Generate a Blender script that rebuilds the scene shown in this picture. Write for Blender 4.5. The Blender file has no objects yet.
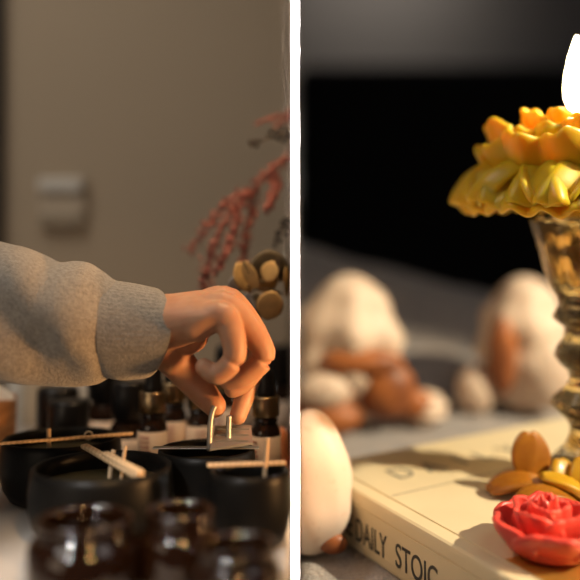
import bpy, bmesh, math, random
from mathutils import Vector, Matrix, noise
random.seed(7)
R = math.radians
PI = math.pi
scene = bpy.context.scene
COL = scene.collection

# ------------------------------------------------------------------ camera, world, lights, exposure
CZ = 1.0                      # eye height
FPX, CX, HY = 800.0, 290.0, 195.0
FOC = 0.56
def at(px, py, d):
    """point of the room seen at a photo position, at distance d in front of the camera"""
    return Vector(((px - CX) / FPX * d, d, CZ - (py - HY) / FPX * d))

cam = bpy.data.cameras.new('camera')
cam.lens = FPX / 580.0 * 36.0
cam.sensor_width = 36.0
cam.shift_y = -95.0 / 580.0
cam.clip_start = 0.01
cam.dof.use_dof = True
cam.dof.focus_distance = FOC
cam.dof.aperture_fstop = 1.8
camo = bpy.data.objects.new('camera', cam)
camo.location = (0, 0, CZ)
camo.rotation_euler = (R(90), 0, 0)
COL.objects.link(camo)
scene.camera = camo

scene.view_settings.view_transform = 'Standard'
scene.view_settings.look = 'None'
scene.view_settings.exposure = 0.0
scene.view_settings.gamma = 1.0
scene.view_settings.use_curve_mapping = False

world = bpy.data.worlds.new('world')
world.use_nodes = True
world.node_tree.nodes['Background'].inputs['Color'].default_value = (0.55, 0.55, 0.6, 1)
world.node_tree.nodes['Background'].inputs['Strength'].default_value = 0.06
scene.world = world

def aim(o, target):
    o.rotation_euler = (Vector(target) - o.location).to_track_quat('-Z', 'Y').to_euler()

def area(name, loc, target, size, power, color, spread=180, size_y=None):
    l = bpy.data.lights.new(name, 'AREA')
    l.energy = power
    l.color = color
    l.size = size
    if size_y:
        l.shape = 'RECTANGLE'
        l.size_y = size_y
    l.spread = R(spread)
    o = bpy.data.objects.new(name, l)
    o.location = loc
    COL.objects.link(o)
    aim(o, target)
    return o

def spot(name, loc, target, power, color, angle, blend, radius):
    l = bpy.data.lights.new(name, 'SPOT')
    l.energy = power
    l.color = color
    l.spot_size = R(angle)
    l.spot_blend = blend
    l.shadow_soft_size = radius
    o = bpy.data.objects.new(name, l)
    o.location = loc
    COL.objects.link(o)
    aim(o, target)
    return o

# evening sun through a window at the right of the book
spot('window_sun', (1.33, .18, CZ + .87), (.30, .75, CZ - .20), 200, (1.0, .84, .58), 25, .25, .025)
# soft ceiling light over the worktop
area('ceiling_panel', (-.55, .30, CZ + .85), (-.20, .66, CZ - .15), .5, 1.45, (1.0, .93, .84), 120)
# added unseen lamp that brightens the wall behind the worktop
area('wall_fill', (-.55, .62, CZ + .75), (-.35, 1.03, CZ + .02), .35, .60, (1.0, .86, .68), 130)
# warm table lamp to the right of the worktop
area('table_lamp', (.30, .43, CZ - .14), (-.08, .56, CZ - .14), .04, .26, (1.0, .50, .18), 60)
# added warm lamp out of view, rims the bottles and the hand
area('bottle_fill', (-.022, .60, CZ + .17), (-.12, .62, CZ - .17), .03, .27, (1.0, .62, .30), 120)
# added soft warm fill from the left, lifts the sleeve
area('arm_fill', (-.50, .02, CZ - .02), (-.16, .56, CZ - .10), .3, .20, (1.0, .78, .55), 120)
# two added unseen spots that put highlights on the front glass jars
spot('jar_glint_spot', (-.30, .02, CZ + .30), (-.10, .42, CZ - .19), 16, (1.0, .95, .90), 17, .3, .022)
spot('jar_glint_spot', (.10, .05, CZ + .30), (-.08, .42, CZ - .19), 12, (1.0, .58, .22), 17, .3, .022)
# added unseen lamp, brightens and grades the wall behind the sofa
area('rear_wall_fill', (.42, 3.02, CZ + 1.20), (.36, 3.5, CZ + .88), .6, .85, (1.0, .93, .84), 120)
# added soft overhead fill for the right side
area('room_fill', (.75, .35, CZ + 1.1), (.35, .9, CZ - .2), .6, .9, (1.0, .93, .88), 100)
# added narrow lamp behind the camera that turns the partition's end white
el = area('end_light', (.00365, -.30, CZ - .07), (.00365, .56, CZ - .07), .0006, .32, (1.0, .99, .97), 1, .9)
el.data.use_nodes = True          # angle mask keeps the added beam as wide as the partition
_nt = el.data.node_tree
_em = _nt.nodes['Emission']
_g = _nt.nodes.new('ShaderNodeNewGeometry'); _sx = _nt.nodes.new('ShaderNodeSeparateXYZ')
_ab = _nt.nodes.new('ShaderNodeMath'); _ab.operation = 'ABSOLUTE'
_lt = _nt.nodes.new('ShaderNodeMath'); _lt.operation = 'LESS_THAN'; _lt.inputs[1].default_value = .0040
_nt.links.new(_g.outputs['Incoming'], _sx.inputs[0]); _nt.links.new(_sx.outputs['X'], _ab.inputs[0])
_nt.links.new(_ab.outputs[0], _lt.inputs[0]); _nt.links.new(_lt.outputs[0], _em.inputs['Strength'])

# ------------------------------------------------------------------ materials
def mat(name, color, rough=.6, metal=0.0, bump=None, var=None, sss=None, trans=0.0, ior=1.45,
        coat=0.0, sheen=0.0, spec=None, emit=None):
    m = bpy.data.materials.new(name)
    m.use_nodes = True
    nt = m.node_tree
    b = nt.nodes['Principled BSDF']
    b.inputs['Base Color'].default_value = (*color, 1)
    b.inputs['Roughness'].default_value = rough
    b.inputs['Metallic'].default_value = metal
    b.inputs['IOR'].default_value = ior
    b.inputs['Transmission Weight'].default_value = trans
    b.inputs['Coat Weight'].default_value = coat
    b.inputs['Sheen Weight'].default_value = sheen
    if spec is not None:
        b.inputs['Specular IOR Level'].default_value = spec
    if sss:
        b.inputs['Subsurface Weight'].default_value = sss[0]
        b.inputs['Subsurface Radius'].default_value = sss[1]
        b.inputs['Subsurface Scale'].default_value = sss[2]
    if emit:
        b.inputs['Emission Color'].default_value = (*emit[0], 1)
        b.inputs['Emission Strength'].default_value = emit[1]
    tc = nt.nodes.new('ShaderNodeTexCoord')
    if var:     # (scale, second colour, low, high)
        n = nt.nodes.new('ShaderNodeTexNoise')
        n.inputs['Scale'].default_value = var[0]
        n.inputs['Detail'].default_value = 5
        nt.links.new(tc.outputs['Object'], n.inputs['Vector'])
        r = nt.nodes.new('ShaderNodeValToRGB')
        r.color_ramp.elements[0].position = var[2]
        r.color_ramp.elements[1].position = var[3]
        r.color_ramp.elements[0].color = (*color, 1)
        r.color_ramp.elements[1].color = (*var[1], 1)
        nt.links.new(n.outputs['Fac'], r.inputs['Fac'])
        nt.links.new(r.outputs['Color'], b.inputs['Base Color'])
    if bump:    # (scale, strength, distance)
        n = nt.nodes.new('ShaderNodeTexNoise')
        n.inputs['Scale'].default_value = bump[0]
        n.inputs['Detail'].default_value = 4
        nt.links.new(tc.outputs['Object'], n.inputs['Vector'])
        bp = nt.nodes.new('ShaderNodeBump')
        bp.inputs['Strength'].default_value = bump[1]
        bp.inputs['Distance'].default_value = bump[2]
        nt.links.new(n.outputs['Fac'], bp.inputs['Height'])
        nt.links.new(bp.outputs['Normal'], b.inputs['Normal'])
    return m

def wood_mat(name, c0, c1, scale=60, rough=.55, rot=(0, 0, 0)):
    m = mat(name, c0, rough)
    nt = m.node_tree
    b = nt.nodes['Principled BSDF']
    tc = nt.nodes.new('ShaderNodeTexCoord')
    mp = nt.nodes.new('ShaderNodeMapping')
    mp.inputs['Rotation'].default_value = rot
    w = nt.nodes.new('ShaderNodeTexWave')
    w.inputs['Scale'].default_value = scale
    w.inputs['Distortion'].default_value = 2.5
    w.inputs['Detail'].default_value = 2
    r = nt.nodes.new('ShaderNodeValToRGB')
    r.color_ramp.elements[0].color = (*c0, 1)
    r.color_ramp.elements[1].color = (*c1, 1)
    nt.links.new(tc.outputs['Object'], mp.inputs['Vector'])
    nt.links.new(mp.outputs['Vector'], w.inputs['Vector'])
    nt.links.new(w.outputs['Fac'], r.inputs['Fac'])
    nt.links.new(r.outputs['Color'], b.inputs['Base Color'])
    return m

M = {}
M['wall_beige'] = mat('beige wall paint', (.50, .40, .29), .85, bump=(180, .15, .001))
M['wall_taupe'] = mat('dark taupe partition paint', (.15, .12, .09), .95, spec=0.0)
M['wall_grey'] = mat('grey wall paint', (.42, .38, .35), .85, bump=(150, .15, .001))
M['white_paint'] = mat('white paint', (.88, .88, .87), .6)
M['dark_trim'] = mat('dark brown trim', (.035, .028, .022), .5)
M['floor'] = wood_mat('oak floor', (.22, .14, .08), (.30, .20, .12), 8)
M['tabletop'] = mat('white laminate', (.50, .47, .44), .45, bump=(60, .05, .001))
M['metal_leg'] = mat('grey metal', (.3, .3, .3), .4, 1)
M['jar_black'] = mat('matte black glaze', (.0050, .0047, .0044), .38, bump=(220, .08, .0003), spec=.16)
M['wax_olive'] = mat('olive wax', (.034, .027, .011), .5, sss=(.3, (.01, .008, .004), 1))
M['wick'] = mat('cotton wick', (.55, .40, .25), .9)
M['birch'] = wood_mat('birch stick', (.52, .36, .20), (.66, .48, .29), 90, .6)
M['silver'] = mat('brushed steel', (.56, .54, .49), .52, 1, bump=(300, .05, .0003))
M['amber_glass'] = mat('amber glass', (.014, .005, .0018), .05, trans=.25, ior=1.5, coat=.2)
M['brown_glass'] = mat('dark brown glass', (.022, .010, .005), .07, spec=.8, coat=.5)
M['black_cap'] = mat('black plastic', (.011, .010, .010), .32, spec=.5)
M['rubber'] = mat('black rubber', (.010, .009, .009), .34)
M['collar'] = mat('bronze metal collar', (.50, .36, .20), .30, 1)
M['label'] = mat('cream paper label', (.82, .66, .53), .75)
M['label_red'] = mat('red print', (.45, .10, .08), .8)
M['skin'] = mat('skin', (.60, .33, .20), .48, sss=(.35, (1, .35, .2), .004), bump=(420, .12, .0005),
                var=(60, (.50, .24, .14), .35, .75))
M['sweat'] = mat('grey marl fleece', (.40, .36, .31), .95, sheen=.35, bump=(650, .8, .0012),
                 var=(420, (.27, .245, .21), .35, .7))
M['rib'] = mat('grey ribbed fleece', (.36, .33, .29), .95, sheen=.35, bump=(700, .8, .0012),
               var=(420, (.25, .23, .20), .35, .7))
M['box_wood'] = wood_mat('orange wood', (.42, .19, .07), (.55, .27, .11), 45, .55, (0, R(45), 0))
M['paper_white'] = mat('white paper', (.75, .72, .66), .8)
M['frost'] = mat('frosted glass', (.55, .45, .33), .5)
M['cork'] = mat('dark stopper', (.05, .03, .02), .7)
M['peach'] = mat('peach wax', (.75, .25, .08), .5, sss=(.4, (1, .4, .2), .006))
M['pink_seed'] = mat('dusty pink seed heads', (.36, .13, .105), .85)
M['pink_stem'] = mat('pink stem', (.20, .07, .05), .8)
M['berry'] = mat('black berries', (.018, .013, .011), .45)
M['leaf'] = mat('tan eucalyptus leaf', (.60, .38, .14), .6, var=(90, (.40, .27, .10), .35, .7))
M['leaf_dark'] = mat('dark eucalyptus leaf', (.10, .085, .06), .6, var=(90, (.16, .12, .06), .35, .7))
M['leaf_pale'] = mat('silvery leaf', (.42, .42, .42), .45)
M['twig'] = mat('brown twig', (.09, .055, .03), .8)
M['switch'] = mat('ivory plastic', (.60, .50, .38), .35)
M['switch_shade'] = mat('shaded ivory plastic', (.36, .29, .21), .45)  # darker ivory stands for shade on the switch's lower part

M['cover'] = mat('cream book cover', (.76, .64, .42), .50, bump=(350, .12, .0005), var=(12, (.72, .60, .385), .4, .6))
M['pages'] = mat('paper pages', (.70, .62, .48), .9)
M['ink'] = mat('dark grey ink', (.05, .045, .04), .6)
M['ink_pale'] = mat('grey ink', (.22, .20, .16), .6)
M['gold'] = mat('gold foil', (.62, .36, .07), .35, .7)
M['yellow_wax'] = mat('yellow wax', (.80, .50, .022), .38, sss=(.7, (1, .62, .08), .014), coat=.15,
                      bump=(130, .10, .0008))
M['amber_wax'] = mat('amber wax', (.40, .150, .008), .42, sss=(.4, (1, .4, .08), .005), coat=.2,
                     var=(45, (.26, .085, .006), .35, .7))
M['deep_yellow_wax'] = mat('deep yellow wax', (.55, .30, .012), .42, sss=(.4, (1, .5, .08), .006), coat=.2)
M['red_wax'] = mat('coral red wax', (.66, .070, .052), .36, sss=(.35, (1, .22, .15), .006), coat=.25)
M['dark_wick'] = mat('charred wick', (.02, .014, .012), .8)
M['flame'] = mat('flame', (1, .8, .5), .5, emit=((1.0, .76, .40), 65))
M['glass'] = mat('smoky yellow pressed glass', (.86, .68, .34), .05, trans=.95, ior=1.5, bump=(90, .25, .002))
M['shell'] = mat('cream shell', (.72, .56, .43), .5, var=(70, (.60, .42, .31), .5, .78), sss=(.2, (1, .6, .4), .01))
M['shell_pale'] = mat('pale pink shell', (.66, .55, .47), .5, var=(150, (.60, .47, .38), .58, .80), sss=(.2, (1, .6, .4), .01))
M['shell_in'] = mat('rusty shell mouth', (.40, .13, .035), .45, var=(30, (.20, .06, .02), .4, .65))
M['blanket'] = mat('taupe wool blanket', (.36, .31, .28), .95, sheen=.3, bump=(260, 1, .004), var=(38, (.27, .25, .245), .4, .65))
M['sofa'] = mat('black sofa fabric', (.008, .0075, .0075), .95, bump=(300, .4, .001))
M['bench'] = wood_mat('dark bench wood', (.10, .06, .035), (.15, .09, .05), 20)

# ------------------------------------------------------------------ mesh helpers
def obj(name, bm, m, parent=None, smooth=True, kind=None):
    me = bpy.data.meshes.new(name)
    bmesh.ops.recalc_face_normals(bm, faces=bm.faces[:])
    bm.to_mesh(me)
    bm.free()
    if smooth:
        me.polygons.foreach_set('use_smooth', [True] * len(me.polygons))
    o = bpy.data.objects.new(name, me)
    COL.objects.link(o)
    if m is not None:
        me.materials.append(M[m] if isinstance(m, str) else m)
    if parent is not None:
        o.parent = parent
    if kind:
        o['kind'] = kind
    return o

def tag(o, label, cat, group=None):
    o['label'] = label
    o['category'] = cat
    if group:
        o['group'] = group
    return o

def thing(name, label, cat, loc=(0, 0, 0), rz=0, group=None):
    o = bpy.data.objects.new(name, None)
    o.empty_display_size = .02
    o.location = loc
    o.rotation_euler = (0, 0, rz)
    COL.objects.link(o)
    return tag(o, label, cat, group)

def dup(root, loc, rz=0, label=None, s=1.0, group=None, tilted=True):
    r = root.copy()
    COL.objects.link(r)
    r.location = loc
    r.rotation_euler = (0, 0, rz)
    if tilted: settle(r)
    r.scale = (s, s, s)
    if label:
        r['label'] = label
    if group:
        r['group'] = group
    for ch in list(root.children):
        c = ch.copy()
        COL.objects.link(c)
        c.parent = r
        for g in list(ch.children):
            k = g.copy()
            COL.objects.link(k)
            k.parent = c
    return r

def box(bm, x0, x1, y0, y1, z0, z1, bev=0, seg=2, mtx=None):
    r = bmesh.ops.create_cube(bm, size=1)
    vs = r['verts']
    for v in vs:
        v.co = Vector(((x0 + x1) / 2 + v.co.x * (x1 - x0), (y0 + y1) / 2 + v.co.y * (y1 - y0), (z0 + z1) / 2 + v.co.z * (z1 - z0)))
    if bev:
        es = list({e for v in vs for e in v.link_edges})
        out = bmesh.ops.bevel(bm, geom=es, offset=bev, segments=seg, affect='EDGES', profile=.5)
        vs = list({v for f in out['faces'] for v in f.verts} | {v for v in vs if v.is_valid})
    if mtx is not None:
        for v in vs:
            v.co = mtx @ v.co
    return bm

def lathe(bm, prof, n=48, ripple=None):
    rings = []
    for (r, z) in prof:
        ring = []
        for i in range(n):
            a = 2 * PI * i / n
            rr = r * (1 + (ripple(a, z) if ripple else 0))
            ring.append(bm.verts.new((rr * math.cos(a), rr * math.sin(a), z)))
        rings.append(ring)
    for a, b in zip(rings, rings[1:]):
        for i in range(n):
            bm.faces.new((a[i], a[(i + 1) % n], b[(i + 1) % n], b[i]))
    for ring, flip in ((rings[0], True), (rings[-1], False)):
        bm.faces.new(ring[::-1] if flip else ring)
    return bm

def frame(t, ref=None):
    t = t.normalized()
    up = ref or (Vector((0, 0, 1)) if abs(t.z) < .9 else Vector((1, 0, 0)))
    a = t.cross(up).normalized()
    return a, a.cross(t).normalized()

def tube(bm, pts, rad, n=10):
    """round tube through pts; rad a number, or one per point"""
    pts = [Vector(p) for p in pts]
    if not isinstance(rad, (list, tuple)):
        rad = [rad] * len(pts)
    rings = []
    for i, p in enumerate(pts):
        t = (pts[min(i + 1, len(pts) - 1)] - pts[max(i - 1, 0)])
        a, b = frame(t)
        rings.append([bm.verts.new(p + (a * math.cos(2 * PI * k / n) + b * math.sin(2 * PI * k / n)) * rad[i]) for k in range(n)])
    for p, q in zip(rings, rings[1:]):
        for k in range(n):
            bm.faces.new((p[k], p[(k + 1) % n], q[(k + 1) % n], q[k]))
    bm.faces.new(rings[0][::-1])
    bm.faces.new(rings[-1])
    return bm

def ball(bm, c, r, sc=(1, 1, 1), u=16, v=10, mtx=None):
    ret = bmesh.ops.create_uvsphere(bm, u_segments=u, v_segments=v, radius=r)
    for w in ret['verts']:
        w.co = Vector((w.co.x * sc[0], w.co.y * sc[1], w.co.z * sc[2]))
        if mtx is not None:
            w.co = mtx @ w.co
        w.co += Vector(c)
    return bm

def smooth_path(pts, n=8):
    """Catmull-Rom through points of any dimension"""
    P = [tuple(p) for p in pts]
    out = []
    for i in range(len(P) - 1):
        p0, p1, p2, p3 = P[max(i - 1, 0)], P[i], P[i + 1], P[min(i + 2, len(P) - 1)]
        for k in range(n):
            t = k / n
            out.append(tuple(.5 * (2 * b + (c - a) * t + (2 * a - 5 * b + 4 * c - d) * t * t + (3 * b - a - 3 * c + d) * t ** 3)
                             for a, b, c, d in zip(p0, p1, p2, p3)))
    out.append(P[-1])
    return out

def plane_text(name, body, m, parent, size, sx, mtx, depth=.0004, align='LEFT'):
    cu = bpy.data.curves.new(name, 'FONT')
    cu.body = body
    cu.size = size
    cu.extrude = depth
    cu.align_x = align
    tmp = bpy.data.objects.new(name + '_curve', cu)
    COL.objects.link(tmp)
    bpy.context.view_layer.update()
    dg = bpy.context.evaluated_depsgraph_get()
    me = bpy.data.meshes.new_from_object(tmp.evaluated_get(dg))
    COL.objects.unlink(tmp)
    bpy.data.objects.remove(tmp)
    me.transform(mtx @ Matrix.Diagonal((sx, 1, 1, 1)))
    me.materials.clear()
    me.materials.append(M[m])
    me.name = name
    o = bpy.data.objects.new(name, me)
    COL.objects.link(o)
    o.parent = parent
    return o

# ------------------------------------------------------------------ the setting
TL = CZ - .2235        # worktop height on the left
BT = CZ - .233         # top of the book
BK = CZ - .281         # blanket surface on the right
WALL_L, WALL_R = 1.04, 3.5
PX0, PX1 = .0004, .0069    # the partition's two faces

bm = bmesh.new(); box(bm, PX0, PX1, FOC, WALL_R, 0, 2.3); pw = obj('wall_divider', bm, 'wall_taupe', smooth=False, kind='structure')
pw.data.materials.append(M['white_paint']); pw.data.materials.append(M['wall_grey'])
for p in pw.data.polygons:
    if p.normal.y < -.9: p.material_index = 1
    elif p.normal.x > .9: p.material_index = 2
bm = bmesh.new(); box(bm, -2.0, PX0, WALL_L, WALL_L + .1, 0, 2.3); obj('wall_left', bm, 'wall_beige', smooth=False, kind='structure')
bm = bmesh.new(); box(bm, PX1, 3.0, WALL_R, WALL_R + .1, 0, 2.3); obj('wall_right', bm, 'wall_grey', smooth=False, kind='structure')
bm = bmesh.new(); box(bm, -2.0, 3.0, -1.0, 3.6, -.05, 0); obj('floor', bm, 'floor', smooth=False, kind='structure')
xe = at(4, 100, WALL_L).x
bm = bmesh.new(); box(bm, xe - .09, xe, WALL_L - .02, WALL_L, 0, 2.2, .002); obj('trim_1', bm, 'dark_trim', smooth=False, kind='structure')

# light switch on the left wall
t = thing('light_switch', 'pale wall switch on the beige wall above the sleeve', 'light switch', at(63.5, 228, WALL_L))
w2, hh = .0305, .066
bm = bmesh.new(); box(bm, -w2, w2, -.010, 0, 0, hh, .004); obj('plate', bm, 'switch', t, smooth=False)
bm = bmesh.new(); box(bm, -w2 * .92, w2 * .92, -.019, -.009, hh * .72, hh * .97, .003); obj('lit_rocker', bm, 'paper_white', t, smooth=False)  # whiter colour stands for light caught along the plate's top
bm = bmesh.new(); box(bm, -w2 * .9, w2 * .9, -.014, -.009, hh * .04, hh * .3, .002); obj('shade_band', bm, 'switch_shade', t, smooth=False)  # dark strip painted in for the shadow at the plate's bottom

# worktop: a display table whose top slopes gently down towards the wall
SLOPE = R(6.0)
def top_z(y): return TL - (y - .56) * math.tan(SLOPE)
def settle(o):
    """stand a thing square on the sloping top"""
    m = Matrix.Rotation(-SLOPE, 3, 'X') @ o.rotation_euler.to_matrix()
    o.rotation_euler = m.to_euler()
    return o
t = thing('worktop_table', 'white worktop table under the candle jars', 'table', (-.5, .66, 0))
bm = bmesh.new(); box(bm, -.55, .4995, -.30, .372, -.03, 0, .002); tt = obj('tabletop', bm, 'tabletop', t, smooth=False)
tt.location = (0, 0, top_z(.66)); settle(tt)
for sx in (-.5, .45):
    for sy in (-.25, .32):
        bm = bmesh.new(); box(bm, sx - .02, sx + .02, sy - .02, sy + .02, 0, top_z(.66 + sy) - .034, .002); obj('leg', bm, 'metal_leg', t, smooth=False)

# ------------------------------------------------------------------ candle jars
def jar_profile(r, h, th=.0032):
    out = [(r * .02, 0), (r * .74, 0), (r * .84, h * .05), (r * .95, h * .22), (r * 1.015, h * .45), (r * 1.02, h * .65), (r, h * .88), (r * .985, h - .0012), (r * .985 - th * .4, h)]
    inn = [(r * .985 - th, h - .0012), (r - th * 1.2, h * .85), (r - th, h * .6), (r * .9 - th, h * .2), (r * .8 - th, h * .12), (r * .02, h * .12)]
    return out + inn

def candle_jar(label, px, d, r, h=.045, level=.74):
    c = at(px, 0, d); c.z = top_z(d) + .0004
    t = settle(thing('candle_jar', label, 'candle jar', c, 0, 'black candle jars on the worktop'))
    bm = bmesh.new(); lathe(bm, jar_profile(r, h), 64); obj('bowl', bm, 'jar_black', t)
    bm = bmesh.new(); lathe(bm, [(r * .01, h * level - .012), (r * .88, h * level - .012), (r * .945, h * level), (r * .90, h * level - .0008), (r * .01, h * level - .0008)], 64); obj('wax', bm, 'wax_olive', t)
    return t, c

jA, cA = candle_jar('wide black candle jar behind, at the left edge, with a thin stick across its rim', 60.5, .60, .0438)
jB, cB = candle_jar('wide black candle jar in front, with a wooden peg resting inside it', 101, .51, .0448)
jC, cC = candle_jar('black candle jar under the hand, with a metal wick holder', 206, .56, .0343)
jD, cD = candle_jar('black candle jar in front of the hand, beside the white partition', 249.2, .498, .0253)
RIM = TL + .045
def rim_z(y): return RIM + .0009 - (y - .56) * math.tan(SLOPE)

def wick(parent, x, y, h0, h1, lean=(0, 0), r=.0012):
    bm = bmesh.new()
    tube(bm, smooth_path([(x, y, h0), (x + lean[0] * .4, y + lean[1] * .4, (h0 + h1) / 2), (x + lean[0], y + lean[1], h1)], 4), r, 8)
    return obj('wick', bm, 'wick', parent)
wick(jA, -.006, -.012, .033, .053, (-.001, 0), .0017)
wick(jB, .002, .012, .033, .051, (.002, .002), .0016)
wick(jB, .010, .010, .033, .054, (.002, .002), .0013)
wick(jD, .009, .006, .033, .062, (.002, .001), .0015)

def stick(name, label, cat, a, b, w, th, m='birch'):
    a, b = Vector(a), Vector(b)
    c = (a + b) / 2
    o = thing(name, label, cat, c)
    L = (b - a).length
    q = (b - a).to_track_quat('X', 'Z').to_matrix().to_4x4()
    bm = bmesh.new(); box(bm, -L / 2, L / 2, -w / 2, w / 2, -th / 2, th / 2, th * .35, 2, q)
    obj('slat', bm, m, o, smooth=False)
    return o, q, L
def up(v, dz): return Vector((v.x, v.y, dz + .0006 - (v.y - .56) * math.tan(SLOPE)))
s1, q, L = stick('wick_stick', 'thin wooden stick lying across the wide jar at the left edge', 'stick',
          up(at(-6, 445, .571), RIM + .0013), up(at(133, 430, .607), RIM + .0019), .0032, .0022)
bm = bmesh.new(); tube(bm, [q @ Vector((L * .165 + .003 * math.cos(a), 0, .003 * math.sin(a) + .001)) for a in [2 * PI * k / 10 for k in range(11)]], .0007, 6)
obj('wire_loop', bm, 'silver', s1)
s2, q, L = stick('wick_peg', 'wooden peg slanting down into the front wide jar', 'peg',
          up(at(84, 445, .562), RIM + .002), up(at(141, 485, .484), RIM - .0010), .0056, .0030)
bm = bmesh.new(); box(bm, -L * .1, L * .5, -.0028, .0028, .0016, .0040, .001, 2, q); obj('jaw', bm, 'birch', s2, smooth=False)
s3, q, L = stick('wick_stick', 'blurred wooden stick lying across the jar beside the white partition', 'stick',
          up(at(207, 469, .505), RIM + .0016), up(at(286, 462, .512), RIM + .0016), .005, .002)

# metal wick holder on the jar under the hand
t = settle(thing('wick_holder', 'metal wick holder with two prongs under the fingertips', 'wick holder', (cC.x, cC.y, rim_z(cC.y))))
bm = bmesh.new()
box(bm, -.037, .037, -.0035, .0035, .0002, .0012, .0004)
obj('bar', bm, 'silver', t, smooth=False)
bm = bmesh.new()
vs = [(.004, -.012), (.033, -.007), (.031, .008), (.006, .007)]
pz = lambda y: .0010 + (y + .012) * .62
lo = [bm.verts.new((x, y, pz(y))) for x, y in vs]; hi = [bm.verts.new((x, y, pz(y) + .0016)) for x, y in vs]
bm.faces.new(lo[::-1]); bm.faces.new(hi)
for i in range(4): bm.faces.new((lo[i], lo[(i + 1) % 4], hi[(i + 1) % 4], hi[i]))
for k in (-.006, -.001, .004):
    box(bm, .007, .030, k - .0006, k + .0006, pz(k) + .0014, pz(k) + .0023)
obj('plate', bm, 'silver', t, smooth=False)
for pts, r in (([(.003, -.006, .000), (.0032, -.006, .014), (.0042, -.005, .024), (.0062, -.004, .030)], .0020),
               ([(.0158, -.002, .003), (.0158, -.002, .013), (.0162, -.002, .023)], .0020)):
    bm = bmesh.new(); tube(bm, smooth_path(pts, 5), r, 10); obj('prong', bm, 'silver', t)

# ------------------------------------------------------------------ bottles
def dropper(label, loc, s=1.0, rz=0):
    t = settle(thing('dropper_bottle', label, 'bottle', loc, rz, 'dropper bottles behind the jars'))
    t.scale = (s, s, s)
    bm = bmesh.new(); lathe(bm, [(.001, 0), (.0085, 0), (.0098, .0012), (.0100, .003), (.0100, .0400), (.0097, .0420), (.0085, .0450), (.0070, .0470), (.0066, .0480), (.0066, .052), (.001, .052)], 40)
    obj('glass_body', bm, 'brown_glass', t)
    bm = bmesh.new(); lathe(bm, [(.0095, .004), (.01025, .0042), (.01025, .0385), (.0095, .0387)], 40); lb = obj('label', bm, 'label', t)
    bm = bmesh.new()
    rnd = random.Random(3)
    for row, z in enumerate((.035, .032, .029, .026, .018)):
        a0 = -PI / 2 - .75
        for k in range(3 if row < 4 else 2):
            a1 = a0 + rnd.uniform(.12, .3)
            pts = [(.0104 * math.cos(a0 + (a1 - a0) * q / 6),   .0104 * math.sin(a0 + (a1 - a0) * q / 6), z + .0008 * math.sin(q * 2.1 + k)) for q in range(7)]
            tube(bm, pts, .00022, 5)
            a0 = a1 + .06
    obj('red_print', bm, 'label_red', lb)
    bm = bmesh.new(); lathe(bm, [(.0066, .0472), (.0082, .0474), (.0082, .0492), (.0074, .0494), (.0074, .0504), (.0066, .0506)], 32); obj('neck_ring', bm, 'brown_glass', t)
    bm = bmesh.new(); lathe(bm, [(.004, .0512), (.0090, .0512), (.0093, .0518), (.0093, .0636), (.0090, .0642), (.004, .0642)], 40); obj('collar', bm, 'collar', t)
    bm = bmesh.new(); lathe(bm, [(.004, .064), (.0064, .0642), (.0066, .067), (.0058, .070), (.0056, .078), (.0048, .0815), (.003, .083), (.0004, .0834)], 32); obj('rubber_bulb', bm, 'rubber', t)
    return t

def on_top(px, d):
    v = at(px, 0, d); v.z = top_z(d) + .0004
    return v

d0 = dropper('dropper bottle with cream label and lit bronze collar left of the thumb', on_top(151.5, .628), 1.16)
dup(d0, on_top(171.5, .665), .3, 'dropper bottle peeking out just right of the lit label bottle', 1.2)
dup(d0, on_top(199, .66), .6, 'dropper bottle standing in shade behind the thumb', 1.12)
dup(d0, on_top(265.5, .612), -.5, 'tall dropper bottle to the right of the fingertips', 1.14)
dup(d0, on_top(222, .72), .1, 'dropper bottle glimpsed between thumb and index finger', 1.25)

def capped(label, loc, s=1.0, rz=0):
    t = settle(thing('capped_bottle', label, 'bottle', loc, rz, 'black capped bottles behind the jars'))
    t.scale = (s, s, s)
    bm = bmesh.new(); lathe(bm, [(.001, 0), (.0115, 0), (.0128, .0015), (.0130, .004), (.0130, .030), (.0122, .034), (.0095, .037), (.0090, .041), (.001, .041)], 40); obj('glass_body', bm, 'brown_glass', t)
    bm = bmesh.new(); lathe(bm, [(.0120, .005), (.01325, .0052), (.01325, .0270), (.0120, .0272)], 40); obj('label', bm, 'label', t)
    bm = bmesh.new(); lathe(bm, [(.004, .039), (.0112, .039), (.0116, .0395), (.0116, .062), (.0110, .0635), (.004, .064)], 48, lambda a, z: .018 * (1 if math.sin(a * 24) > 0 else -1)); obj('cap', bm, 'black_cap', t)
    return t
k0 = capped('bottle with ribbed black cap and pinkish label beside the lit dropper bottle', on_top(127.5, .665), 1.22)
dup(k0, on_top(104.5, .72), .4, 'blurred black capped bottle with pale label, leftmost of the labelled bottles', 1.4)
dup(k0, on_top(276, .82), .2, 'blurred black capped bottle far back beside the white partition', 1.5)
dup(k0, on_top(240, .86), .2, 'blurred black capped bottle far back behind the index finger', 1.5)

def pot_bottle(label, loc, s=1.0):
    t = settle(thing('round_cap_bottle', label, 'bottle', loc, 0, 'bottles with round black caps'))
    t.scale = (s, s, s)
    bm = bmesh.new(); lathe(bm, [(.001, 0), (.0150, 0), (.0165, .002), (.0165, .022), (.0150, .026), (.0115, .028), (.0115, .032), (.001, .032)], 40); obj('glass_body', bm, 'brown_glass', t)
    bm = bmesh.new(); lathe(bm, [(.004, .0285), (.0136, .0285), (.0140, .0292), (.0140, .0490), (.0135, .0515), (.0120, .0528), (.004, .0532), (.0005, .0532)], 48); obj('cap', bm, 'black_cap', t)
    return t
p0 = pot_bottle('bottle with round black cap behind the left jar, front one of two', on_top(67, .66), 1.2)
dup(p0, on_top(56, .70), 0, 'bottle with round black cap behind the left jar, farther one of two', 1.3)

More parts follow.
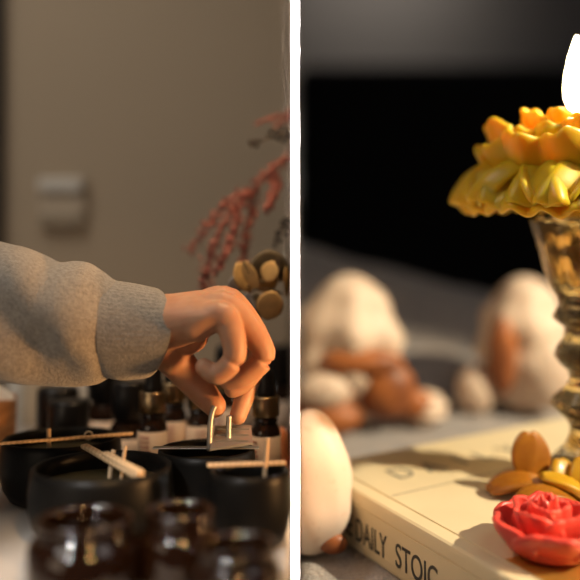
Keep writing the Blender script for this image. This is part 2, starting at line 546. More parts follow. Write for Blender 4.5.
# amber glass tumblers in the foreground
def tumbler(label, px, d, r, h):
    c = on_top(px, d)
    t = settle(thing('amber_jar', label, 'glass jar', c, 0, 'amber glass jars in the foreground'))
    prof = [(r * .02, 0), (r * .9, 0), (r * .98, h * .04), (r, h * .1), (r, h * .60), (r * .95, h * .68), (r * .84, h * .74), (r * .82, h * .77), (r * .87, h * .79), (r * .87, h * .83), (r * .82, h * .85), (r * .82, h * .88), (r * .87, h * .90), (r * .87, h * .96), (r * .84, h)]
    inn = [(r * .76, h), (r * .74, h * .9), (r * .74, h * .76), (r * .92, h * .58), (r * .92, h * .1), (r * .85, h * .07), (r * .02, h * .07)]
    bm = bmesh.new(); lathe(bm, prof + inn, 64); obj('glass_wall', bm, 'amber_glass', t)
    bm = bmesh.new(); lathe(bm, [(r * .01, h * .072), (r * .90, h * .11), (r * .905, h * .44), (r * .88, h * .45), (r * .01, h * .45)], 48); obj('filling', bm, 'brown_glass', t)
    return t
tumbler('amber glass jar in the left foreground, below the front black jar', 84, .428, .0300, .036)
tumbler('amber glass jar in the foreground, middle of the three', 179, .437, .0215, .038)
tumbler('amber glass jar nearest the white partition in the foreground', 236, .398, .0228, .032)

# left background clutter
t = settle(thing('wooden_box', 'orange wooden box cut off at the left edge', 'box', on_top(-38, .66)))
bm = bmesh.new(); box(bm, -.034, .0335, -.03, .03, 0, .0625, .001); obj('body', bm, 'box_wood', t, smooth=False)
bm = bmesh.new(); box(bm, -.034, .0335, -.03, .03, .0626, .0640, .0004); obj('lid', bm, 'box_wood', t, smooth=False)
c = on_top(1, .655); c.z += .0639; c.y = .66
bm = bmesh.new()
a = [(-.012, 0, 0), (.010, 0, 0), (-.006, .004, .012)]
lo = [bm.verts.new(v) for v in a]; hi = [bm.verts.new((x, y + .0012, z + .0006)) for x, y, z in a]
bm.faces.new(lo); bm.faces.new(hi[::-1])
for i in range(3): bm.faces.new((lo[i], lo[(i + 1) % 3], hi[(i + 1) % 3], hi[i]))
o = obj('paper_tag', bm, 'paper_white', None, smooth=False); o.location = c
tag(o, 'white folded paper tag standing on the wooden box', 'paper')
t = settle(thing('stoppered_bottle', 'blurred pale bottle with dark stopper behind the wooden box', 'bottle', on_top(36, .90))); t.scale = (1.5, 1.5, 1.75)
bm = bmesh.new(); lathe(bm, [(.001, 0), (.0105, 0), (.0115, .002), (.0115, .030), (.008, .036), (.006, .040), (.006, .046), (.001, .046)], 32); obj('glass_body', bm, 'frost', t)
bm = bmesh.new(); lathe(bm, [(.001, .0462), (.0068, .0462), (.0070, .054), (.0062, .057), (.0005, .0575)], 24); obj('stopper', bm, 'cork', t)
t = settle(thing('white_canister', 'blurred white canister far back left of the labelled bottles', 'canister', on_top(73, .93))); t.scale = (1.6, 1.6, 1.75)
bm = bmesh.new(); lathe(bm, [(.001, 0), (.0150, 0), (.0158, .0015), (.0158, .046), (.001, .046)], 36); obj('body', bm, 'paper_white', t)
bm = bmesh.new(); lathe(bm, [(.004, .0462), (.0164, .0462), (.0164, .056), (.015, .0585), (.0005, .059)], 36); obj('lid', bm, 'paper_white', t)
t = settle(thing('white_canister', 'small blurred white canister between the wooden box and the stoppered bottle', 'canister', on_top(17, .94))); t.scale = (1.2, 1.2, 1.6)
bm = bmesh.new(); lathe(bm, [(.001, 0), (.0095, 0), (.0098, .0015), (.0098, .048), (.001, .048)], 36); obj('body', bm, 'paper_white', t)
bm = bmesh.new(); lathe(bm, [(.004, .0482), (.0090, .0482), (.0090, .058), (.0005, .059)], 36); obj('lid', bm, 'cork', t)
t = settle(thing('wax_egg', 'peach orange wax egg beside the tall dropper bottle', 'candle', on_top(282, .66)))
bm = bmesh.new(); lathe(bm, [(.0005, 0), (.005, .0006), (.0062, .006), (.0064, .020), (.0060, .030), (.0048, .0365), (.0025, .0400), (.0004, .0410)], 28); obj('body', bm, 'peach', t)
bm = bmesh.new(); tube(bm, [(0, 0, .0405), (.0004, 0, .0430), (.0010, 0, .0450)], .0005, 6); obj('wick', bm, 'dark_wick', t)

# ------------------------------------------------------------------ the person's arm
def ell_sweep(bm, rings, n=28):
    """rings of (centre, half height in z, half depth in y); swept roughly along x"""
    rr = []
    cs = [Vector(r[0]) for r in rings]
    for i, (c, hz, hy) in enumerate(rings):
        t = (cs[min(i + 1, len(cs) - 1)] - cs[max(i - 1, 0)]).normalized()
        a = Vector((0, 1, 0)); a = (a - t * a.dot(t)).normalized()
        b = t.cross(a)
        rr.append([bm.verts.new(cs[i] + a * math.cos(2 * PI * k / n) * hy + b * math.sin(2 * PI * k / n) * hz) for k in range(n)])
    for p, q in zip(rr, rr[1:]):
        for k in range(n):
            bm.faces.new((p[k], p[(k + 1) % n], q[(k + 1) % n], q[k]))
    bm.faces.new(rr[0][::-1]); bm.faces.new(rr[-1])
    return bm

def chain(bm, joints, n=6):
    """finger: joints (px, py, d, radius in metres) smoothed, with round ends"""
    P = smooth_path([(*at(j[0], j[1], j[2]), j[3]) for j in joints], n)
    tube(bm, [p[:3] for p in P], [p[3] for p in P], 18)
    ball(bm, P[-1][:3], P[-1][3] * .995, u=18, v=12)
    ball(bm, P[0][:3], P[0][3] * .995, u=18, v=12)
    for j in joints[1:-1]:
        ball(bm, at(*j[:3]), j[3] * 1.0, u=18, v=12)

person = thing('person', 'arm in a grey sweatshirt reaching in from the left, hand pinching a wick holder', 'person', at(60, 320, .56))
bm = bmesh.new()
def ring(px, py, d, hz, hy): return (at(px, py, d), hz, hy)
ell_sweep(bm, [ring(x, y, d, a, b) for x, y, d, a, b in smooth_path([
    (-60, 322, .558, .030, .032), (60, 323, .558, .026, .029), (130, 323, .558, .0215, .0275), (165, 322, .557, .0195, .0270),
    (185, 318, .556, .0178, .0315), (205, 313, .555, .0158, .0350), (220, 309, .554, .0122, .0350), (229, 307, .554, .0085, .0320)], 5)])
chain(bm, [(196, 324, .533, .0120), (224, 317, .528, .0098), (235, 354, .524, .0078), (218, 374, .524, .0070), (204, 367, .526, .0060)])
chain(bm, [(200, 314, .543, .0120), (228, 307, .542, .0098), (264, 352, .543, .0080), (245, 375, .543, .0072), (228, 381, .545, .0062)])
chain(bm, [(200, 309, .560, .0120), (230, 302, .560, .0100), (262, 348, .562, .0080), (247, 379, .562, .0074), (233, 389, .561, .0064)])
chain(bm, [(200, 310, .574, .0120), (226, 302, .578, .0100), (259, 345, .583, .0082), (248, 386, .577, .0076), (238, 416, .566, .0062)])
chain(bm, [(160, 342, .570, .0160), (178, 363, .582, .0128), (201, 390, .578, .0104), (215, 406, .568, .0082)])
ball(bm, at(186, 336, .572), .0150, (1.1, 1, .9))
hand = obj('body', bm, 'skin', person)
hand.matrix_parent_inverse = Matrix.Translation(-person.location)
md = hand.modifiers.new('remesh', 'REMESH'); md.mode = 'VOXEL'; md.voxel_size = .0009; md.use_smooth_shade = True
ms = hand.modifiers.new('smooth', 'SMOOTH'); ms.iterations = 9; ms.factor = .5

# sleeve: rings along the arm; upper and lower outline taken separately
prof = smooth_path([(-150, 236, 372), (-90, 232, 376), (-40, 232, 380), (0, 242, 381), (22, 247, 382), (40, 254, 383), (56, 262, 384), (74, 261, 385), (88, 263, 384), (100, 270, 382), (110, 278, 377), (116, 281, 376)], 6)
bm = bmesh.new()
n = 72
rings = []
D0 = .56
for i, (px, yt, yb) in enumerate(prof):
    c = at(px, (yt + yb) / 2, D0)
    hz = (yb - yt) / 2 / FPX * D0
    hy = hz * .92
    ringv = []
    for k in range(n):
        a = 2 * PI * k / n
        cy, sz = math.cos(a), math.sin(a)
        v = Vector((c.x, c.y + cy * hy, c.z + sz * hz))
        e = abs(sz) ** 3
        # soft diagonal folds, fading towards the outline
        f = (px + 40 + 62 * sz - 20 * cy) / 30.0
        env = min(1, max(0, (118 - px) / 40)) * (1 - e)
        fold = .0042 * math.sin(f * 1.7) * env + .003 * math.sin(f * .83 + 2.0 + sz * 1.5) * env
        fold += .0016 * noise.noise(v * 55) * (1 - .6 * e)
        nrm = Vector((0, cy, sz))
        ringv.append(bm.verts.new(v + nrm * fold))
    rings.append(ringv)
for p, q in zip(rings, rings[1:]):
    for k in range(n): bm.faces.new((p[k], p[(k + 1) % n], q[(k + 1) % n], q[k]))
bm.faces.new(rings[0][::-1]); bm.faces.new(rings[-1])
sleeve = obj('sleeve', bm, 'sweat', person); sleeve.matrix_parent_inverse = Matrix.Translation(-person.location)
# ribbed cuff
cprof = smooth_path([(108, 281, 374), (112, 281, 377), (122, 282, 379), (136, 284, 378), (150, 287, 376), (158, 289, 371), (163, 292, 362)], 5)
bm = bmesh.new(); rings = []
n = 180
for i, (px, yt, yb) in enumerate(cprof):
    lean = 1
    c = at(px, (yt + yb) / 2, D0)
    hz = (yb - yt) / 2 / FPX * D0
    hy = .0335
    rings.append([bm.verts.new((c.x + -.30 * math.cos(2 * PI * k / n) * hy * (px - 108) / 54 - (.004 * max(0, -math.sin(2 * PI * k / n)) * max(0, px - 140) / 22),
                                c.y + math.cos(2 * PI * k / n) * hy * (1 + .006 * math.sin(k / n * 2 * PI * 60)),
                                c.z + math.sin(2 * PI * k / n) * hz * (1 + .006 * math.sin(k / n * 2 * PI * 60)))) for k in range(n)])
inner = []
for s, dx in ((.93, .0008), (.80, -.002), (.70, -.012)):
    c0 = at(162, 324, D0)
    last = rings[len(cprof) - 1]
    cc = sum((v.co for v in last), Vector()) / n
    inner.append([bm.verts.new(cc + (v.co - cc) * s + Vector((dx, 0, 0))) for v in last])
allr = rings + inner
for p, q in zip(allr, allr[1:]):
    for k in range(n): bm.faces.new((p[k], p[(k + 1) % n], q[(k + 1) % n], q[k]))
cuff = obj('cuff', bm, 'rib', sleeve)
cuff.matrix_parent_inverse = Matrix.Identity(4)

# ------------------------------------------------------------------ dried flowers fixed to the partition
def P2(px, py, d): return at(px, py, d)
WX = .0
t = thing('pink_branch', 'drooping dusty pink dried branch above the hand', 'dried flower', at(289.6, 158, .69), 0)
o0 = Vector(t.location)
rnd = random.Random(11)
main = [P2(x, y, d) for x, y, d in ((289.5, 157, .69), (270, 172, .69), (250, 192, .685), (232, 212, .68), (216, 240, .68), (207, 268, .68), (204, 288, .68))]
subs = [main,
        [P2(x, y, d) for x, y, d in ((252, 191, .685), (232, 200, .69), (210, 222, .695), (190, 250, .70))],
        [P2(x, y, d) for x, y, d in ((240, 204, .683), (234, 230, .675), (226, 252, .67), (216, 272, .67))],
        [P2(x, y, d) for x, y, d in ((256, 187, .687), (252, 215, .69), (246, 240, .69), (242, 262, .69))],
        [P2(x, y, d) for x, y, d in ((272, 171, .69), (276, 185, .68), (272, 198, .675), (268, 208, .675))]]
bm = bmesh.new()
for s in subs:
    tube(bm, [v - o0 for v in [Vector(p) for p in smooth_path(s, 4)]], .0006, 6)
obj('stem', bm, 'pink_stem', t)
bm = bmesh.new()
for si, s in enumerate(subs):
    path = [Vector(p) for p in smooth_path(s, 16)]
    m = len(path)
    for i in range(3, m):
        k = i / m
        for q in range(3):
            v = path[i] - o0 + Vector((rnd.gauss(0, .0022), rnd.gauss(0, .003), rnd.gauss(0, .0022)))
            dr = Vector((rnd.gauss(-.3, .5), rnd.gauss(0, .5), rnd.gauss(-.9, .5))).to_track_quat('Z', 'X').to_matrix()
            ball(bm, v, rnd.uniform(.0009, .0020), (.6, .6, 1.9), 6, 5, dr)
pl = obj('seed_heads', bm, 'pink_seed', t)

t = thing('pink_sprig', 'small pink dried sprig at the top beside the white partition', 'dried flower', at(289.6, 113, .70))
o0 = Vector(t.location)
bm = bmesh.new(); bm2 = bmesh.new()
for s in ([(289.5, 112), (278, 117), (266, 120), (256, 124)], [(289.5, 118), (284, 121), (276, 125)]):
    path = [P2(x, y, .70) - o0 for x, y in s]
    tube(bm, path, .0005, 6)
    for p in smooth_path(path, 12):
        v = Vector(p) + Vector((rnd.gauss(0, .001), rnd.gauss(0, .002), rnd.gauss(0, .0012)))
        dr = Vector((-1, rnd.gauss(0, .4), rnd.gauss(-.4, .4))).to_track_quat('Z', 'X').to_matrix()
        ball(bm2, v, .0012, (.6, .6, 1.9), 6, 5, dr)
obj('stem', bm, 'pink_stem', t); obj('seed_heads', bm2, 'pink_seed', t)

def berries(label, start, stems, spots, d):
    t = thing('berry_sprig', label, 'dried flower', at(*start, d), 0, 'dark berry sprigs beside the partition')
    o0 = Vector(t.location)
    bm = bmesh.new()
    for s in stems: tube(bm, [Vector(p) for p in smooth_path([P2(x, y, d) - o0 for x, y in s], 4)], .0005, 6)
    obj('stem', bm, 'twig', t)
    me = None
    for (x, y) in spots:
        loc = P2(x, y, d + rnd.uniform(-.006, .006)) - o0
        if me is None:
            bm = bmesh.new(); ball(bm, (0, 0, 0), .0019, (1, 1, .9), 12, 8)
            b = obj('berry', bm, 'berry', t); me = b.data
        else:
            b = bpy.data.objects.new('berry', me); COL.objects.link(b); b.parent = t
        b.location = loc
berries('dark berry sprig pointing left above the pink branch', (289.5, 134),
        [[(289.5, 134), (275, 136), (262, 141), (251, 145)], [(282, 135), (272, 128)], [(284, 134), (280, 142)]],
        [(252, 145), (255, 141), (257, 146), (260, 141), (250, 142), (268, 135), (271, 131), (273, 137), (276, 133), (278, 139), (280, 130), (282, 136), (284, 142), (286, 131), (286, 138), (283, 127), (288, 135)], .665)
berries('dark berry sprig hanging lower, just above the tan leaves', (289.5, 218),
        [[(289.5, 218), (283, 226), (277, 236), (275, 246)], [(286, 222), (279, 226)]],
        [(288, 222), (285, 219), (284, 226), (281, 230), (287, 228), (279, 235), (276, 239), (275, 245), (280, 241), (277, 233), (286, 234), (282, 222)], .665)

# eucalyptus
def leaf_mesh(w, l, cup=.06):
    bm = bmesh.new()
    nu, nv = 8, 10
    g = []
    for j in range(nv + 1):
        v = j / nv
        hw = w * (math.sin(PI * min(max(v * .97 + .015, 0), 1)) ** .62)
        g.append([bm.verts.new(((i / nu * 2 - 1) * hw, -cup * l * 4 * v * (1 - v) * .5 + cup * w * (i / nu * 2 - 1) ** 2, v * l)) for i in range(nu + 1)])
    for j in range(nv):
        for i in range(nu):
            bm.faces.new((g[j][i], g[j][i + 1], g[j + 1][i + 1], g[j + 1][i]))
    return bm
def leafpart(parent, o0, px, py, d, ang, w, l, m, yaw=0, pitch=0):
    """leaf with its base at a point, pointing ang degrees clockwise from up as seen in the photo"""
    b = obj('leaf', leaf_mesh(w, l), m, parent)
    b.location = P2(px, py, d) - o0
    b.rotation_euler = (Matrix.Rotation(R(ang), 3, 'Y') @ Matrix.Rotation(R(yaw), 3, 'Z') @ Matrix.Rotation(R(pitch), 3, 'X')).to_euler()
    s = b.modifiers.new('thickness', 'SOLIDIFY'); s.thickness = .0005
    return b
t = thing('eucalyptus_branch', 'dried eucalyptus branch with round tan leaves right of the knuckles', 'dried flower', at(289.6, 290, .635))
o0 = Vector(t.location)
bm = bmesh.new()
tube(bm, [Vector(p) for p in smooth_path([P2(x, y, d) - o0 for x, y, d in ((289.6, 283, .635), (272, 279, .630), (256, 284, .625), (238, 290, .625))], 5)], .0008, 8)
tube(bm, [Vector(p) for p in smooth_path([P2(x, y, d) - o0 for x, y, d in ((283, 294, .635), (270, 289, .625), (258, 289, .62), (249, 293, .62))], 5)], .0007, 8)
tube(bm, [Vector(p) for p in smooth_path([P2(x, y, d) - o0 for x, y, d in ((256, 284, .625), (250, 275, .62), (243, 260, .62))], 5)], .0006, 8)
tube(bm, [Vector(p) for p in smooth_path([P2(x, y, d) - o0 for x, y, d in ((272, 279, .63), (279, 270, .63), (277, 255, .635))], 5)], .0006, 8)
obj('stem', bm, 'twig', t)
for a in ((270, 284, .636, -6, .0128, .024, 'leaf_dark', 10, 8), (266, 282, .624, 18, .0070, .015, 'leaf', -35, 0),
          (250, 292, .625, -22, .0072, .022, 'leaf', 30, 0), (243, 261, .620, 152, .0048, .022, 'leaf', 20, 0),
          (274, 291, .618, 196, .0088, .0205, 'leaf', 0, -6), (256, 293, .628, 172, .0060, .017, 'leaf_dark', 35, 0),
          (240, 291, .630, -22, .0065, .012, 'leaf_pale', 10, 20), (258, 290, .632, 60, .0050, .016, 'leaf', 15, 0),
          (287, 296, .630, -2, .0030, .020, 'leaf', 55, 0), (246, 292, .632, 165, .0050, .018, 'leaf_pale', 40, 0),
          (279, 282, .640, 30, .0060, .014, 'leaf_dark', 45, 0)):
    a = list(a); a[4] *= 1.22; a[5] *= 1.15
    leafpart(t, o0, *a)

# ================================================================== right side
# bench, blanket
t = thing('bench', 'dark wooden bench hidden under the taupe blanket', 'bench', (.75, .85, 0))
bm = bmesh.new(); box(bm, -.738, .75, -.52, .60, BK - .14, BK - .075, .003); obj('seat', bm, 'bench', t, smooth=False)
for sx in (-.68, .69):
    for sy in (-.46, .54):
        bm = bmesh.new(); box(bm, sx - .03, sx + .03, sy - .03, sy + .03, 0, BK - .14, .003); obj('leg', bm, 'bench', t, smooth=False)

def blanket_z(x, y):
    s = max(0.0, min(1.0, (y - 1.04) / .30)); s = s * s * (3 - 2 * s)
    top = .205 - .28 * x
    z = BK + max(.05, top) * s
    if y > 1.36: z -= (y - 1.36) * 1.1
    amp = .004 + .014 * max(0, min(1, (y - .98) / .15))
    flat = 1 - .9 * max(0, 1 - max(abs(x - .26) / .40, abs(y - .60) / .42))
    z += (amp * noise.noise(Vector((x * 7, y * 7, 0))) + .0015 * noise.noise(Vector((x * 45, y * 45, 3)))) * (flat if y < 1 else 1)
    return z
bm = bmesh.new()
xs = [PX1 + .001 + (1.45 - PX1) * i / 150 for i in range(151)]
ys = [.33 + 1.12 * j / 150 for j in range(151)]
g = [[bm.verts.new((x, y, min(blanket_z(x, y), BK - .0005) if (y < 1.0) else blanket_z(x, y))) for x in xs] for y in ys]
for j in range(150):
    for i in range(150):
        bm.faces.new((g[j][i], g[j][i + 1], g[j + 1][i + 1], g[j + 1][i]))
bl = obj('blanket', bm, 'blanket')
sd = bl.modifiers.new('thickness', 'SOLIDIFY'); sd.thickness = .012; sd.offset = -1
tag(bl, 'taupe woollen blanket spread under the book and bunched up behind', 'blanket')

# black sofa far back
t = thing('sofa', 'black sofa out of focus behind the blanket', 'sofa', (.80, 2.6, 0))
bm = bmesh.new(); box(bm, -.78, 1.3, -.30, .30, .06, .45, .04, 4); obj('base', bm, 'sofa', t)
bm = bmesh.new(); box(bm, -.78, 1.3, .02, .30, .452, CZ + .43, .05, 4); obj('backrest', bm, 'sofa', t)
for a in (-.76, .28):
    bm = bmesh.new(); box(bm, a, a + 1.0, -.30, .015, .452, .60, .04, 4); obj('seat_cushion', bm, 'sofa', t)
    bm = bmesh.new(); box(bm, a, a + 1.0, -.15, .015, .602, CZ + .38, .05, 4); obj('back_cushion', bm, 'sofa', t)
for sx in (-.7, 1.2):
    for sy in (-.25, .25):
        bm = bmesh.new(); box(bm, sx - .025, sx + .025, sy - .025, sy + .025, 0, .06); obj('foot', bm, 'bench', t, smooth=False)

# ------------------------------------------------------------------ the book
ub = Vector((.490, -.872, 0)).normalized()     # along the spine, head to tail
vb = Vector((.872, .490, 0)).normalized()      # across the cover, away from the spine
Lc = Vector((.0198, .688, BT))                 # head corner of cover and spine
BL_, BW_, BH_ = .43, .37, BT - BK
bmx = Matrix(((ub.x, vb.x, 0, Lc.x), (ub.y, vb.y, 0, Lc.y), (0, 0, 1, BK), (0, 0, 0, 1)))
book = thing('book', 'thick cream book with dark spine lettering lying under the candlestick', 'book', (Lc.x, Lc.y, BK))
book.matrix_world = bmx
H = BH_
th = .0022
sec = [(BW_, H), (.0155, H), (.0150, H - .0010), (.0140, H - .0010), (.0135, H), (.0030, H - .0004), (.0010, H - .0015), (0, H - .0040),
       (-.0010, H - .0095), (-.0002, H - .0099), (-.0002, H - .0107), (-.0011, H - .0111), (-.0016, H * .5), (-.0011, .010), (0, .004), (.001, .0012), (.003, 0), (BW_, 0)]
inner = [(BW_, th), (.004, th), (th, .004), (th, H - .004), (.004, H - th), (BW_, H - th)]
pts = sec + inner
bm = bmesh.new()
a = [bm.verts.new((0, v, z)) for v, z in pts]; b = [bm.verts.new((BL_, v, z)) for v, z in pts]
nn = len(pts)
for i in range(nn): bm.faces.new((a[i], a[(i + 1) % nn], b[(i + 1) % nn], b[i]))
bm.faces.new(a); bm.faces.new(b[::-1])
obj('cover', bm, 'cover', book, smooth=False)
bm = bmesh.new(); box(bm, .002, BL_ - .002, th + .001, BW_ - .004, th + .0002, H - th - .0002); obj('page_block', bm, 'pages', book, smooth=False)
# spine lettering: reads from head to tail, letters upright seen from the spine side
def spine_mtx(tpos, zc, capc): return Matrix(((1, 0, 0, tpos), (0, 0, -1, -.0016), (0, 1, 0, zc - capc), (0, 0, 0, 1)))
sz = .0250
plane_text('spine_lettering', 'THE DAILY', 'ink', book, sz, .60, spine_mtx(.1085, H - .0285, .0088), .0003, 'RIGHT')
plane_text('spine_lettering', 'STOIC', 'ink', book, sz, .68, spine_mtx(.1190, H - .0285, .0088), .0003)
# cover lettering: rotated so the lines run away from the spine
def cover_mtx(u, v): return Matrix(((0, -1, 0, u), (1, 0, 0, v), (0, 0, 1, H + .0002), (0, 0, 0, 1)))
for ch, v in (('D', .044), ('A', .077), ('I', .115), ('L', .138), ('Y', .168)):
    plane_text('cover_letter', ch, 'ink_pale', book, .032, .95, cover_mtx(.062, v), .0002)
bm = bmesh.new(); box(bm, .0885, .0893, .018, .30, H + .0001, H + .0003); obj('cover_line', bm, 'ink_pale', book, smooth=False)
bm = bmesh.new(); box(bm, .212, .262, .0158, .25, H + .0001, H + .0004); o = obj('gold_band', bm, 'gold', book, smooth=False)

# ------------------------------------------------------------------ wax petals
def petal_bm(phi, r0, z0, length, width, th0, th1, cup=.5, ruf=.0, nr=3.0, crink=.05, seed=0, nu=22, nv=14, shape=.6, taper=.16, flare=0.0):
    """petal rising from radius r0, height z0 around the axis; th = lean from upright at base / tip (degrees)"""
    rd = random.Random(seed)
    ph = rd.uniform(0, 6.3); ph2 = rd.uniform(0, 6.3)
    bm = bmesh.new()
    rows = []
    lens = []
    for i in range(nu + 1):
        u = i / nu * 2 - 1
        lens.append(length * (1 - taper * abs(u) ** 4 + crink * math.sin(4.5 * u + ph) + crink * .50 * math.sin(14 * u + ph2)))
    for j in range(nv + 1):
        s = j / nv
        row = []
        for i in range(nu + 1):
            u = i / nu * 2 - 1
            L = lens[i] * s
            steps = 8
            r, z = r0, z0
            for q in range(steps):
                tt = R(th0 + (th1 - th0) * ((q + .5) / steps) * s)
                r += math.sin(tt) * L / steps
                z += math.cos(tt) * L / steps
            tt = R(th0 + (th1 - th0) * s)
            hw = width * (.45 + .55 * math.sin(PI * .5 * min(1, s / shape))) * (1 - .12 * max(0, s - .8) / .2)
            x = u * hw
            off = -cup * u * u * hw
            rip = ruf * s ** 1.3 * (1 - flare * s) * (1 + flare) * math.sin(nr * PI * u + ph)
            rr = r + off * math.cos(tt) + rip * math.cos(tt)
            zz = z - off * math.sin(tt) * .3 - rip * math.sin(tt)
            row.append(bm.verts.new((rr * math.cos(phi) - x * math.sin(phi), rr * math.sin(phi) + x * math.cos(phi), zz)))
        rows.append(row)
    for j in range(nv):
        for i in range(nu):
            bm.faces.new((rows[j][i], rows[j][i + 1], rows[j + 1][i + 1], rows[j + 1][i]))
    return bm
def petal(parent, m, thick, *a, **k):
    o = obj('petal', petal_bm(*a, **k), m, parent)
    s = o.modifiers.new('thickness', 'SOLIDIFY'); s.thickness = thick; s.offset = 0
    b = o.modifiers.new('soft', 'SUBSURF'); b.levels = 1; b.render_levels = 1
    return o

# ------------------------------------------------------------------ candlestick
AX = at(586, 0, .652); K = .652 / FPX
st = thing('candlestick', 'tall pressed glass candlestick standing on the book', 'candlestick', (AX.x, AX.y, BT))
def zy(y): return (CZ - (y - HY) * K) - BT
prof = [(.0005, .0005), (.044, .0005), (.0455, .003), (.043, .007), (.034, .012)]
for y, x in ((462, 552), (455, 557), (446, 566), (436, 570), (428, 571), (419, 567), (411, 557), (405, 552), (398, 555), (388, 566), (379, 571), (371, 569), (364, 561), (356, 556), (348, 558), (338, 565), (328, 566), (321, 557), (317, 554), (312, 557), (305, 560), (297, 558), (290, 553), (276, 547), (250, 541), (222, 532)):
    prof.append(((586 - x) * K, zy(y)))
zt = prof[-1][1]
prof += [(.0445, zt + .002), (.041, zt + .002), (.0335, zy(250)), (.028, zy(276)), (.020, zy(288)), (.0005, zy(292))]
bm = bmesh.new()
lathe(bm, prof, 72, lambda a, z: (.045 * abs(math.sin(a * 6)) - .03) if z > .02 else .02 * math.cos(a * 12))
obj('glass_stem', bm, 'glass', st)

# ------------------------------------------------------------------ flower candle
zc0 = zt + .004
fc = thing('flower_candle', 'yellow flower-shaped wax candle burning on the glass candlestick', 'candle', (AX.x, AX.y, BT + zc0))
bm = bmesh.new(); lathe(bm, [(.0005, 0), (.024, 0), (.034, .006), (.044, .025), (.046, .055), (.040, .068), (.015, .071), (.0005, .070)], 48); obj('wax_core', bm, 'yellow_wax', fc)
jr = random.Random(5)
def jit(a, f=.10): return a * (1 + jr.uniform(-f, f))
for k in range(9):      # drooping skirt
    petal(fc, 'yellow_wax', .005, 2 * PI * k / 9 + .25 + jr.uniform(-.06, .06), .030, .036, jit(.086, .04), .052, 62, 160, cup=.03, ruf=.0105, nr=3.8, crink=.022, seed=k, nu=40, flare=.6)
for k in range(7):      # lower skirt
    petal(fc, 'yellow_wax', .005, 2 * PI * k / 7 + .55, .028, .018, .076, .050, 66, 136, cup=.03, ruf=.0070, nr=3.8, crink=.022, seed=10 + k, nu=40, flare=.6)
for n_, r_, z_, l_, w_, a_, b_, th_, sd_ in ((9, .046, .022, .056, .038, 78, 18, .0055, 20), (9, .036, .036, .050, .031, 66, 12, .0050, 40),
                                           (8, .024, .048, .041, .024, 55, 4, .0045, 60), (6, .010, .058, .029, .016, 46, -8, .0045, 80)):
    for k in range(n_):
        petal(fc, 'yellow_wax', th_, 2 * PI * k / n_ + sd_ * .37 + jr.uniform(-.12, .12), r_, z_, jit(l_, .14), jit(w_, .12), a_ + jr.uniform(-7, 7), b_ + jr.uniform(-8, 8),
              cup=.26, ruf=.0040, nr=2.6, crink=.07, seed=sd_ + k, nu=32)
petal(fc, 'yellow_wax', .0055, PI + .10, .050, .030, .056, .030, 62, -4, cup=.26, ruf=.004, nr=2.6, crink=.07, seed=97, nu=32)
fx = (577 - 586) * K; zf = (CZ - (112 - HY) * K) - (BT + zc0)
bm = bmesh.new(); tube(bm, [(fx, 0, .066), (fx, 0, zf - .004), (fx + .001, 0, zf + .006)], .0016, 8); obj('wick', bm, 'dark_wick', fc)
bm = bmesh.new(); lathe(bm, [(.0008, 0), (.0065, .004), (.0095, .012), (.0100, .020), (.0088, .032), (.0058, .046), (.0025, .057), (.0003, .062)], 24)
fl = obj('flame', bm, 'flame', fc); fl.location = (fx, 0, zf)

# ------------------------------------------------------------------ amber wax flower at the foot of the candlestick
wf = thing('wax_flower', 'amber and yellow wax flower lying at the foot of the candlestick', 'wax flower', (at(535, 0, .625).x, .625, BT))
o0 = Vector(wf.location)
def blob_petal(px, py, d, w, l, tilt, turn, m, thick=.005, label=None, arch=.12):
    """rounded petal lying or standing: base at the point; tilt 0 flat, 90 upright; turn = heading in plan"""
    bm = bmesh.new()
    nu, nv = 12, 14
    g = []
    for j in range(nv + 1):
        v = j / nv
        hw = w * math.sin(PI * (.08 + .915 * v)) ** .5
        g.append([bm.verts.new((v * l, (i / nu * 2 - 1) * hw, arch * l * math.sin(PI * v) - .18 * w * (i / nu * 2 - 1) ** 2 + .03 * w * math.sin(5 * v + i))) for i in range(nu + 1)])
    for j in range(nv):
        for i in range(nu): bm.faces.new((g[j][i], g[j][i + 1], g[j + 1][i + 1], g[j + 1][i]))
    mt = Matrix.Rotation(R(turn), 4, 'Z') @ Matrix.Rotation(R(-tilt), 4, 'Y')
    bm.transform(mt)
    o = obj('petal', bm, m, wf)
    o.location = at(px, py, d) - o0
    s = o.modifiers.new('thickness', 'SOLIDIFY'); s.thickness = thick; s.offset = 0
    b = o.modifiers.new('soft', 'SUBSURF'); b.levels = 1; b.render_levels = 1
    if label: o['label'] = label
    return o
blob_petal(533, 478, .625, .0160, .0345, 78, 95, 'amber_wax', .005, 'upright round amber petal', .03)
blob_petal(556, 490, .628, .0190, .056, 4, 190, 'amber_wax', .006, 'flat amber petal pointing left', .20)
blob_petal(572, 500, .600, .0150, .046, 6, 196, 'amber_wax', .006, None, .16)
blob_petal(590, 498, .605, .0150, .040, 24, 180, 'deep_yellow_wax', .006, 'yellow petal')
blob_petal(570, 500, .612, .0120, .030, 66, 110, 'deep_yellow_wax', .005, 'upright yellow petal')
blob_petal(586, 502, .606, .0120, .032, 70, 80, 'deep_yellow_wax', .005, 'upright yellow petal')

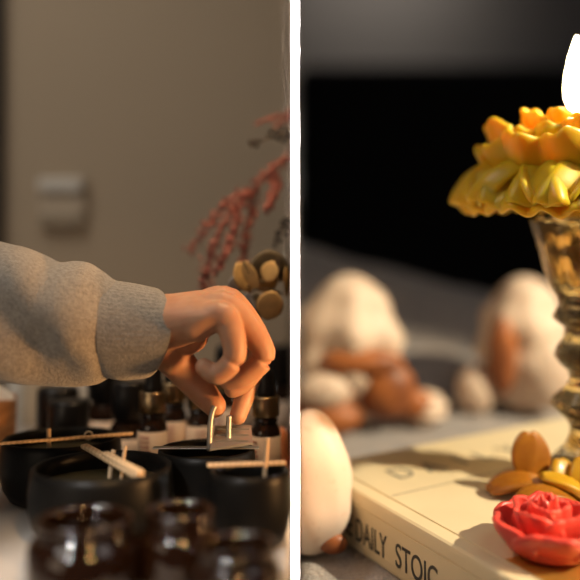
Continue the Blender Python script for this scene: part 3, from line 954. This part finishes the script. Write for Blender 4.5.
# ------------------------------------------------------------------ red wax rose
rc = at(549, 0, .522)
rs = thing('wax_rose', 'coral red wax rose in front on the cream book', 'wax rose', (rc.x, rc.y, BT + .0006))
bm = bmesh.new(); lathe(bm, [(.0005, 0), (.022, 0), (.027, .004), (.026, .010), (.016, .016), (.0005, .018)], 40); obj('wax_core', bm, 'red_wax', rs)
for k in range(5):
    petal(rs, 'red_wax', .0042, 2 * PI * k / 5 + .75, .015, .0030, .0300, .0250, 78, 12, cup=.30, ruf=.0016, nr=1.5, crink=.03, seed=100 + k, taper=.30)
for k in range(5):
    petal(rs, 'red_wax', .0036, 2 * PI * k / 5 + .1, .011, .008, .0255, .0180, 56, -4, cup=.36, ruf=.0014, nr=1.5, crink=.035, seed=120 + k, taper=.30)
for k in range(4):
    petal(rs, 'red_wax', .0030, 2 * PI * k / 4 + .5, .006, .013, .0205, .0120, 40, -10, cup=.42, ruf=.001, nr=1.5, crink=.05, seed=140 + k, taper=.30)
for k in range(3):
    petal(rs, 'red_wax', .0026, 2 * PI * k / 3 + 1.0, .002, .015, .0205, .0070, 18, -10, cup=.5, ruf=.001, nr=1.4, crink=.08, seed=160 + k, taper=.40)
bm = bmesh.new(); tube(bm, [(-.004, -.004, .018), (-.0045, -.0045, .026), (-.006, -.005, .0295)], [.0022, .0022, .0016], 8); obj('wick', bm, 'dark_wick', rs)

# ------------------------------------------------------------------ seashells
def shell_bm(rx, ry, rz, whorls=2.6, ridge=.10, seed=0, knob=.06, clipx=None, cone=.35):
    bm = bmesh.new()
    bmesh.ops.create_uvsphere(bm, u_segments=64, v_segments=40, radius=1)
    for v in bm.verts:
        c = v.co.copy()
        a = math.atan2(c.y, c.x); h = c.z
        f = 1 + ridge * math.sin((h * whorls + a / (2 * PI)) * 2 * PI) + knob * math.sin(a * 7) * (1 - h * h) + .08 * noise.noise(c * 1.7 + Vector((seed, 0, 0)))
        f *= (1.0 - cone * max(0, h))
        v.co = Vector((c.x * f * rx, c.y * f * ry, c.z * rz + rz))
        if clipx is not None: v.co.x = max(v.co.x, clipx + .0003 * c.y)
    return bm
# pale shell beside the book, resting against the partition
px_ = PX1 + .0008
t = thing('seashell', 'large pale cream seashell between the white partition and the book', 'seashell', (.016, .626, BK), 0, 'seashells on the blanket')
bm = shell_bm(.0335, .028, .0570, 1.2, .02, 3, .012, px_ - .016, cone=.18); obj('whorl', bm, 'shell_pale', t)
bm = bmesh.new(); ball(bm, (.017, -.013, .014), .010, (1.1, .6, .8), 24, 16); obj('shell_mouth', bm, 'shell_in', t)
def bg_shell(label, px, d, rx, ry, rz, rz_rot, seed, mouth, extra):
    c = at(px, 0, d); c.z = BK
    t = thing('seashell', label, 'seashell', c, rz_rot, 'seashells on the blanket')
    bm = shell_bm(rx, ry, rz, 1.7, .06, seed, cone=.08); obj('whorl', bm, 'shell', t)
    for (x, y, z, r, sc) in mouth:
        bm = bmesh.new(); ball(bm, (x, y, z), r, sc, 24, 16); obj('shell_mouth', bm, 'shell_in', t)
    for (x, y, z, r, sc) in extra:
        bm = bmesh.new(); ball(bm, (x, y, z), r, sc, 24, 16); obj('lip', bm, 'shell', t)
bg_shell('blurred cream and rust seashell behind the pale one, left of the book', 350, .985, .064, .056, .092, 0, 1,
         [(.010, -.045, .085, .034, (1.5, .6, .5)), (.040, -.035, .050, .030, (1.2, .8, 1.2)), (-.030, -.045, .020, .030, (1.4, .7, .7))],
         [(-.032, -.050, .052, .026, (1.2, .7, .8))])
bg_shell('blurred cream seashell with dark cleft, farther right behind the candlestick', 525, 1.04, .058, .054, .088, 0, 5,
         [(-.040, -.040, .080, .026, (.7, .6, 1.9))],
         [(.018, -.035, .060, .040, (.9, .7, 1.2)), (-.068, -.020, .034, .026, (1, .9, 1.2))])
bg_shell('small blurred rust coloured seashell between the two cream ones', 425, .975, .027, .025, .022, 0, 9,
         [(-.016, -.014, .0300, .020, (1.2, .7, .9))], [])
